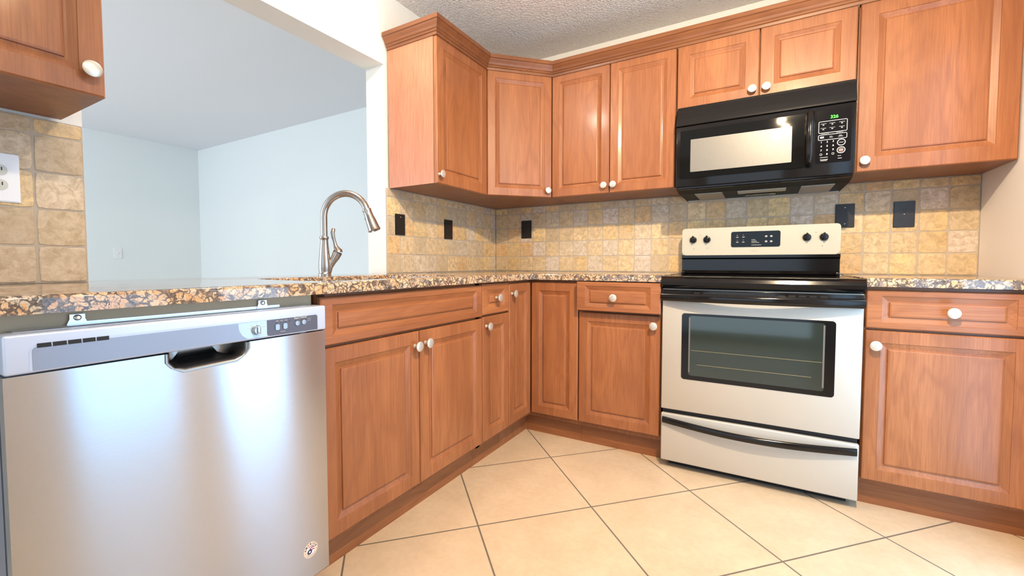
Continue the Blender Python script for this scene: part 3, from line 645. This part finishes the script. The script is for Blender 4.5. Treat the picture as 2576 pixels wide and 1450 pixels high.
# cooktop
bm = bmesh.new(); prism(bm, [(-.640, .868), (-.660, .856), (-.678, .860), (-.688, .870), (-.690, .884), (-.684, .898), (-.672, .906), (-.650, .910), (-.62, .908), (-.14, .908), (-.14, .885), (-.64, .885)], 'x', X0, X1); lk('cooktop', bm, BLACK, t, smooth=True, auto=25)
# oven door
bm = bmesh.new(); box(bm, (X0 + .002, FY, .284), (X1 - .002, -.645, .852), .004, 2); od = lk('oven_door', bm, RANGEP, t, smooth=True, auto=35)
bm = bmesh.new(); box(bm, (X0 + .002, FY - .006, .798), (X1 - .002, FY + .002, .848), .003, 2); lk('top_trim', bm, BLACK, od, smooth=True, auto=35)
for k in range(14):
    x = X0 + .14 + k * .036; bm = bmesh.new(); box(bm, (x, FY - .0068, .832), (x + .024, FY - .0055, .838)); lk('vent_slot', bm, BLACKM, od)
# bowed bar handle
def bowbar(x0, x1, ya, depth, z0, z1, th_, sag=0, n=28, ends=.02):
    bm = bmesh.new(); R = []
    for k in range(n + 1):
        s_ = k / n; x = x0 + (x1 - x0) * s_; b = math.sin(PI * s_); y = ya - depth * b; dz = -sag * b; hz = (z1 - z0) / 2; cz = (z0 + z1) / 2 + dz
        e_ = min(1, min(s_, 1 - s_) * (x1 - x0) / ends + .55) if ends else 1
        R.append([bm.verts.new((x, y + py * th_, cz + pz * hz * (1 if 1 else e_))) for py, pz in ((0, -.62), (0, .62), (-.25, .90), (-.55, 1.0), (-.8, .85), (-1, .4), (-1, -.4), (-.8, -.85), (-.55, -1.0), (-.25, -.90))])
    m_ = len(R[0])
    for a, b in zip(R[:-1], R[1:]):
        for k in range(m_): bm.faces.new((a[k], a[(k + 1) % m_], b[(k + 1) % m_], b[k]))
    bm.faces.new(R[0]); bm.faces.new(R[-1][::-1]); return bm
lk('oven_handle', bowbar(X0 + .0, X1 - .0, FY - .006, .040, .7965, .8340, .022), BLACK, od, smooth=True, auto=40)
bm = bmesh.new(); prism(bm, rrect(1.4335, .4355, 2.0065, .7405, .013), 'y', FY - .0015, FY + .001); wn_ = lk('window_border', bm, BLACK, od)
bm = bmesh.new(); prism(bm, rrect(1.4640, .4560, 1.9720, .7300, .010), 'y', FY - .0024, FY - .0014)
q = N('oven_glass'); q.set(Base_Color=(.022, .030, .024), Roughness=.07); q.b.inputs['Specular IOR Level'].default_value = .7; q.b.inputs['Coat Weight'].default_value = .35; q.b.inputs['Coat Roughness'].default_value = .03
lk('oven_glass', bm, q.m, wn_)
for x in (1.467, 1.969): bm = bmesh.new(); box(bm, (x - .003, FY - .0030, .470), (x + .003, FY - .0023, .722)); lk('glass_edge_frame', bm, plain('dim_steel_edge', (.20, .18, .16), .4, .5), wn_)
for z, x0_, x1_ in ((.572, 1.475, 1.965), (.508, 1.50, 1.93)): bm = bmesh.new(); tube(bm, [(x0_, FY - .0027, z), (x1_, FY - .0027, z)], .0009, 6); lk('rack_wire', bm, plain('rack_wire', (.42, .34, .18), .4, .6), wn_)
# warming drawer
bm = bmesh.new(); box(bm, (X0 + .002, FY, .036), (X1 - .002, -.640, .2625), .006, 3); wd_ = lk('storage_drawer', bm, RANGEP, t, smooth=True, auto=35)
lk('drawer_handle', bowbar(X0 + .010, X1 - .010, FY, .026, .2185, .2490, .016, .0155), BLACK, wd_, smooth=True, auto=40)
# backguard
BF = -.120
bm = bmesh.new(); prism(bm, [(-.025, .905), (BF + .012, .905), (BF + .002, .915), (BF + .014, .930), (BF + .014, .992), (BF + .001, 1.000), (BF + .001, 1.016), (-.025, 1.016)], 'x', X0 + .0, X1 - .014); lk('backguard_base', bm, BLACK, t, smooth=True, auto=30)
bm = bmesh.new(); prism(bm, rrect(X0 + .0005, 1.0145, X1 - .015, 1.1665, .016), 'y', BF, -.03)
es = [e_ for e_ in bm.edges if all(abs(v.co.y - BF) < 1e-5 for v in e_.verts)]; bmesh.ops.bevel(bm, geom=es, offset=.004, segments=2, affect='EDGES')
bg_ = lk('control_panel', bm, plain('beige_silver_enamel', (.56, .51, .40), .36, .15), t, smooth=True, auto=35)
bm = bmesh.new(); prism(bm, rrect(1.5965, 1.0565, 1.8260, 1.1405, .010), 'y', BF - .0012, BF); dsp = lk('display', bm, GLASSB, bg_)
for (x, z) in ((1.404, 1.102), (1.4755, 1.102), (1.9400, 1.1015), (2.0110, 1.1015)):
    bm = bmesh.new(); lathe(bm, [(0, 0), (.0195, 0), (.0190, .006), (.0170, .013), (.0130, .015), (0, .0155)], fr(x, BF, z), 30); box(bm, (x - .0042, BF - .026, z - .016), (x + .0042, BF - .012, z + .0215), .002); lk('burner_knob', bm, BLACKP, bg_, smooth=True, auto=40)
def dotp(x, z, r_=.0012, mat=BLACKM): bm = bmesh.new(); disc(bm, x, z, r_, BF - .0006, BF, 10); lk('indicator_dot', bm, mat, bg_)
for x, z in ((1.442, 1.128), (1.409, 1.052), (1.479, 1.0545), (1.977, 1.125), (2.0055, 1.057)): dotp(x, z, .0018)
def fp(x0, x1, z, h=.0012, par=None, mat=INK, y=BF - .0016, nm='print'): bm = bmesh.new(); box(bm, (x0, y, z), (x1, y + .0006, z + h)); lk(nm, bm, mat, par or dsp)
for x in (1.621, 1.650):
    for z in (1.1130, 1.0860): fp(x, x + .012, z - .002); fp(x + .001, x + .011, z - .0045); fp(x + .004, x + .007, z + .0075, .002)
for k, z in enumerate((1.0945, 1.0865, 1.0790, 1.0665)): fp(1.694, 1.694 + (.019, .025, .036, .046)[k], z, .0016)
for x, z in ((1.762, 1.1120), (1.762, 1.0850), (1.785, 1.1120), (1.785, 1.0850)): bm = bmesh.new(); prism(bm, [(x + .006 * math.cos(a * PI / 8), z + .005 * math.sin(a * PI / 8)) for a in range(16)], 'y', BF - .0016, BF - .0011); lk('keypad_mark', bm, INKG, dsp)
text('lettering', '3 58', .001, INKG, dsp, Matrix.Translation((-(X0 + X1) / 2, .33, 0)) @ fr(1.70, BF - .0013, 1.120)) if False else None
text('script_lettering', 'Frigidaire', .0105, plain('faint_badge_ink', (.40, .36, .28), .5), bg_, Matrix.Translation((-(X0 + X1) / 2, .33, 0)) @ fr(1.708, BF - .0003, 1.0360), .0002)
for x in (1.404, 1.4755): fp(x - .012, x + .001, 1.051, .0012, bg_, plain('faint_print', (.5, .45, .36), .5), BF - .0004)
# corner brackets of the backguard
for x in (X0 + .010, X1 - .026): bm = bmesh.new(); box(bm, (x - .008, BF - .020, .9095), (x + .008, BF + .005, .925), .004, 2); lk('hinge_block', bm, BLACK, t, smooth=True, auto=40)
# ---------------------------------------------------------------- microwave
MX0, MX1 = 1.3510, 2.0850; MF = -.402
t = empty('microwave', ((MX0 + MX1) / 2, -.2, 1.336), 0, 'black over-the-range microwave with green clock above the stove', 'microwave')
def mk(name, bm, mat, par, **k): bm.transform(Matrix.Translation((-(MX0 + MX1) / 2, .2, -1.336))); return link(name, bm, mat, par, **k)
TM = Matrix.Translation((-(MX0 + MX1) / 2, .2, -1.336))
bm = bmesh.new(); prism(bm, [(-.002, 1.336), (-.300, 1.336), (-.370, 1.345), (-.384, 1.345), (-.384, 1.662), (-.372, 1.7685), (-.002, 1.7685)], 'x', MX0 + .004, MX1 - .004); mk('case', bm, plain('case_matte_black', (.008, .007, .007), .5, spec=.12), t)
bm = bmesh.new(); prism(bm, [(-.384, 1.667), (MF + .001, 1.667), (MF - .002, 1.670), (MF - .001, 1.680), (MF + .030, 1.7610), (MF + .036, 1.7680), (-.33, 1.7680), (-.33, 1.667)], 'x', MX0, MX1); mk('vent_hood', bm, plain('black_satin', (.010, .009, .009), .24, spec=.3), t, smooth=True, auto=30)
bm = bmesh.new(); box(bm, (MX0, MF, 1.358), (MX1, -.384, 1.6635), .005, 3); fc = mk('face', bm, BLACKP, t, smooth=True, auto=35)
bm = bmesh.new(); prism(bm, [(-.396, 1.3575), (-.396, 1.350), (-.388, 1.3455), (-.37, 1.345), (-.37, 1.3575)], 'x', MX0 + .006, MX1 - .006); mk('lower_lip', bm, BLACK, t, smooth=True, auto=30)
bm = bmesh.new(); prism(bm, rrect(1.3725, 1.4010, 1.9080, 1.6400, .006), 'y', MF - .004, MF); dr_ = mk('door', bm, plain('microwave_door_glass', (.006, .006, .006), .05, spec=.28), t)
q = N('perforated_screen'); g = q.n('NewGeometry'); sx = q.n('SeparateXYZ'); q.l(g.outputs['Position'], sx.inputs[0])
def fr_(s_, k): return q.math('ABSOLUTE', q.math('SUBTRACT', q.math('FRACT', q.math('MULTIPLY', s_, k)), .5))
dd = q.math('ADD', q.math('POWER', fr_(sx.outputs[0], 330.0), 2.0), q.math('POWER', fr_(sx.outputs[2], 330.0), 2.0))
hole = q.math('LESS_THAN', dd, .075); c = q.mix(hole, (.25, .235, .21), (.04, .036, .03)); q.l(c, q.b.inputs['Base Color']); q.set(Roughness=.35, Metallic=.2); q.b.inputs['Coat Weight'].default_value = .5; q.b.inputs['Coat Roughness'].default_value = .04; SCREEN = q.m
bm = bmesh.new(); prism(bm, rrect(1.4215, 1.4305, 1.8525, 1.5925, .003), 'y', MF - .0048, MF - .0038); mk('window', bm, SCREEN, dr_)
bm = bmesh.new(); tube(bm, [(1.9190, MF - .004, 1.4075), (1.9190, MF - .026, 1.4180), (1.9190, MF - .034, 1.46), (1.9190, MF - .036, 1.525), (1.9190, MF - .034, 1.59), (1.9190, MF - .026, 1.634), (1.9190, MF - .004, 1.6440)], [.010, .014, .0155, .0155, .0155, .014, .010], 14); mk('handle', bm, BLACK, dr_, smooth=True, auto=60)
bm = bmesh.new(); prism(bm, rrect(1.9430, 1.4120, 2.0690, 1.6440, .007), 'y', MF - .0016, MF); kp = mk('control_panel', bm, plain('panel_black', (.008, .007, .008), .07, spec=.22), t)
yk = MF - .0022
for i, (x, ch) in enumerate(((1.998, '3'), (2.0075, '2'), (2.0170, '6'))): text('clock_digits', ch, .0185, GREEN, kp, TM @ fr(x, yk, 1.6105), .0003, bold=True)
def frame(x0, z0, x1, z1, rad, w, name='key_outline', mat=INK):
    bm = bmesh.new(); a = rrect(x0, z0, x1, z1, rad, 5); b = rrect(x0 + w, z0 + w, x1 - w, z1 - w, max(.0005, rad - w), 5)
    va = [bm.verts.new((x, yk, z)) for x, z in a]; vb = [bm.verts.new((x, yk, z)) for x, z in b]; va2 = [bm.verts.new((x, yk + .0006, z)) for x, z in a]; n = len(a)
    for k in range(n): bm.faces.new((va[k], va[(k + 1) % n], vb[(k + 1) % n], vb[k])); bm.faces.new((va[k], va[(k + 1) % n], va2[(k + 1) % n], va2[k]))
    return mk(name, bm, mat, kp)
frame(1.9515, 1.5440, 2.0540, 1.5955, .005, .0018); frame(1.9510, 1.5130, 2.0540, 1.5370, .0055, .0018)
for z in (1.4965, 1.4635): frame(2.0345 - .0150, z - .0140, 2.0345 + .0150, z + .0140, .0138, .0026)
bm = bmesh.new(); prism(bm, rrect(2.0345 - .0090, 1.4635 - .0088, 2.0345 + .0090, 1.4635 + .0088, .0085), 'y', yk, yk + .0006); mk('stop_key', bm, plain('stop_key_pink', (.14, .07, .065), .4), kp)
text('print', 'START', .0055, INK, kp, TM @ fr(2.0345, yk, 1.4960), .0002); text('print', 'STOP', .0055, INK, kp, TM @ fr(2.0345, yk - .0003, 1.4630), .0002)
for i, ch in enumerate('123456789'): text('key_digit', ch, .0105, INK, kp, TM @ fr(1.9630 + (i % 3) * .0215, yk, 1.5045 - (i // 3) * .0180), .0002, bold=True)
text('key_digit', '0', .0105, INK, kp, TM @ fr(1.9845, yk, 1.4510), .0002, bold=True)
for x in (1.9630, 2.0060): frame(x - .0045, 1.4465, x + .0045, 1.4555, .0042, .0011); 
def mp_(x0, x1, z, h=.0012, mat=INK): bm = bmesh.new(); box(bm, (x0, yk, z), (x1, yk + .0006, z + h)); mk('print', bm, mat, kp)
for x in (1.9600, 1.9920, 2.0260):
    for z in (1.5840, 1.5645): mp_(x - .001, x + .019, z, .0014, INKG); mp_(x + .006, x + .012, z - .0065, .0035, INKG)
mp_(1.9580, 1.9720, 1.5215, .0080, INKG); mp_(1.992, 2.004, 1.5220, .0018, INKG); mp_(1.992, 2.002, 1.5265, .0014, INKG); mp_(2.023, 2.040, 1.5220, .0018, INKG); mp_(2.026, 2.036, 1.5265, .0018, INKG)
mp_(1.960, 1.990, 1.5402, .0011, INKG); mp_(2.016, 2.040, 1.5402, .0011, INKG)
mp_(1.9600, 1.9880, 1.4370, .0014); mp_(1.966, 1.988, 1.4265, .0022); mp_(1.9625, 1.985, 1.4225, .0012); mp_(2.023, 2.035, 1.4385, .0014); mp_(2.024, 2.038, 1.4275, .0018)
text('print', '✶', .008, INK, kp, TM @ fr(1.9625, yk, 1.4275), .0002)
# underside: two grease filters, lamp cover, label plate
GRL = plain('grease_filter_mesh', (.38, .35, .30), .5, .5)
def underpanel(name, x0, x1, y0_, y1_, mat, slats=0):
    bm = bmesh.new(); z = 1.3358
    def zz(y): return 1.336 if y > -.30 else 1.336 + .009 * (-.30 - y) / .07
    v = [(x0, y0_), (x1, y0_), (x1, y1_), (x0, y1_)]
    a = [bm.verts.new((x, y, zz(y) - .0035)) for x, y in v]; b = [bm.verts.new((x, y, zz(y) + .001)) for x, y in v]
    bm.faces.new(a)
    for k in range(4): bm.faces.new((a[k], a[(k + 1) % 4], b[(k + 1) % 4], b[k]))
    return mk(name, bm, mat, t)
underpanel('grease_filter', 1.43, 1.56, -.29, -.06, GRL); underpanel('grease_filter', 1.90, 2.03, -.29, -.06, GRL)
underpanel('lamp_cover', 1.63, 1.84, -.28, -.19, plain('lamp_cover', (.45, .42, .34), .4)); underpanel('access_plate', 1.66, 1.80, -.15, -.09, BLACKP)
bx_ = bmesh.new(); box(bx_, (MX0 + .01, -.030, 1.3325), (MX1 - .01, -.004, 1.3360)); mk('mounting_rail', bx_, NICK, t)
# ---------------------------------------------------------------- wall plates
def plate(name, M, w, h, mat, label, group=None, kind='blank', cat='wall plate'):
    o = empty(name, (0, 0, 0), 0, label, cat, group); o.matrix_world = M
    bm = bmesh.new(); prism(bm, rrect(-w / 2, -h / 2, w / 2, h / 2, .003, 3), 'y', -.0065, 0)
    es = [e_ for e_ in bm.edges if all(abs(v.co.y + .0065) < 1e-5 for v in e_.verts)]; bmesh.ops.bevel(bm, geom=es, offset=.0025, segments=2, affect='EDGES')
    pl_ = link('cover_plate', bm, mat, o, smooth=True, auto=35)
    def screw(z):
        bm = bmesh.new(); lathe(bm, [(0, 0), (.0032, 0), (.0026, .0010), (0, .0012)], fr(0, -.0065, z), 12); link('screw', bm, NICK if kind != 'white' else ALMOND, o, smooth=True)
    if kind in ('blank', 'blank_low'): screw(.041); screw(-.041)
    if kind == 'top': screw(.041)
    if kind in ('duplex', 'white'):
        for z in (.0195, -.0195):
            bm = bmesh.new(); prism(bm, rrect(-.0168, z - .0140, .0168, z + .0140, .0125, 5), 'y', -.0078, -.006); rc = link('receptacle', bm, mat if kind == 'duplex' else ALMOND, o)
            for x in (-.0065, .0065): bx('slot', (x - .0011, -.0081, z - .001), (x + .0011, -.0077, z + .0075), BLACKM, rc)
            bm = bmesh.new(); disc(bm, 0, z - .0070, .0026, -.0081, -.0077, 10); link('ground_hole', bm, BLACKM, rc)
        screw(0)
    if kind == 'switch':
        bx('toggle', (-.005, -.013, -.010), (.005, -.006, .010), mat, o, .001); screw(.03); screw(-.03)
    return o
RL = Matrix.Rotation(L90, 4, 'Z')
plate('wall_plate', Matrix.Translation((.0005, -.994, 1.1835)) @ RL, .073, .116, BRONZE, 'black blank wall plate with one bright screw, nearest the pass-through opening', 'black plates on the tile', 'top')
plate('wall_plate', Matrix.Translation((.0005, -.569, 1.185)) @ RL, .080, .122, BRONZE, 'black blank wall plate in the middle of the left tile run', 'black plates on the tile', 'plain')
plate('wall_plate', Matrix.Translation((.2645, -.0005, 1.2125)), .082, .127, BRONZE, 'black blank wall plate on back wall nearest the inside corner', 'black plates on the tile', 'plain')
plate('wall_plate', Matrix.Translation((2.106, -.0005, 1.2115)), .079, .120, BRONZE, 'black blank plate with two screws partly behind the right end of range backguard', 'black plates on the tile', 'blank')
plate('wall_outlet', Matrix.Translation((2.335, -.0005, 1.2065)), .080, .125, BRONZE, 'black duplex outlet on tile between the range and right wall', 'black plates on the tile', 'duplex', 'outlet')
plate('wall_outlet', Matrix.Translation((.0005, -2.4535, 1.1965)) @ RL, .078, .128, WHITEP, 'white duplex outlet cropped at left edge on stone tile', None, 'white', 'outlet')
plate('light_switch', Matrix.Translation((-4.5995, -.757, 1.082)) @ RL, .075, .118, WHITEP, 'small pale switch plate on the far living room wall', None, 'switch', 'switch')
# ---------------------------------------------------------------- track light (above the frame, seen only in reflections) and sink light
t = empty('track_light', (1.9, -2.45, ZT), 0, 'ceiling track light with five small spot heads aimed at the kitchen', 'light')
bx('track_bar', (-.018, -.65, -.03), (.018, .62, -.001), WHITEP, t)
BULB = plain('lit_bulb_face', (1, .9, .7), .4, 0, 0, (1.0, .82, .55), 60)
for (x, y), pw in zip(TRACK, TPOW):
    aim = Vector((1.45, -.1, .35)) if y > -2.1 else Vector((.9, y + .9, .3)); p0 = Vector((x, y, 2.20)); d_ = (aim - p0).normalized()
    rot = d_.to_track_quat('Z', 'Y').to_matrix().to_4x4()
    bm = bmesh.new(); lathe(bm, [(0, -.06), (.022, -.06), (.034, -.01), (.040, .0), (.036, .0), (.030, -.012), (0, -.012)], Matrix.Translation(p0 - Vector((1.9, -2.45, ZT))) @ rot, 20); box(bm, (x - 1.9 - .005, y + 2.45 - .005, -.17), (x - 1.9 + .005, y + 2.45 + .005, -.03)); hd = link('spot_head', bm, WHITEP, t, smooth=True, auto=40)
    bm = bmesh.new(); lathe(bm, [(0, -.010), (.028, -.010)], Matrix.Translation(p0 - Vector((1.9, -2.45, ZT))) @ rot, 20); link('bulb', bm, BULB, hd)
    pl = spot('track_bulb', p0 + d_ * .012, p0 + d_, pw, WARM, .020, 150 if y > -2.1 else 165, 1.0)
t = empty('ceiling_dome_light', (.42, -1.75, ZT), 0, 'round ceiling light above the sink', 'light')
bm = bmesh.new(); lathe(bm, [(0, 0), (.13, 0), (.13, -.02), (0, -.02)]); link('canopy', bm, WHITEP, t)
bm = bmesh.new(); lathe(bm, [(.12, -.02), (.11, -.045), (.07, -.065), (0, -.075)]); link('diffuser', bm, plain('lit_diffuser', (1, .95, .85), .5, 0, 0, (1, .86, .66), 3), t, smooth=True)
point('dome_bulb', (.42, -1.75, ZT - .13), 20, (1, .90, .78), .06)
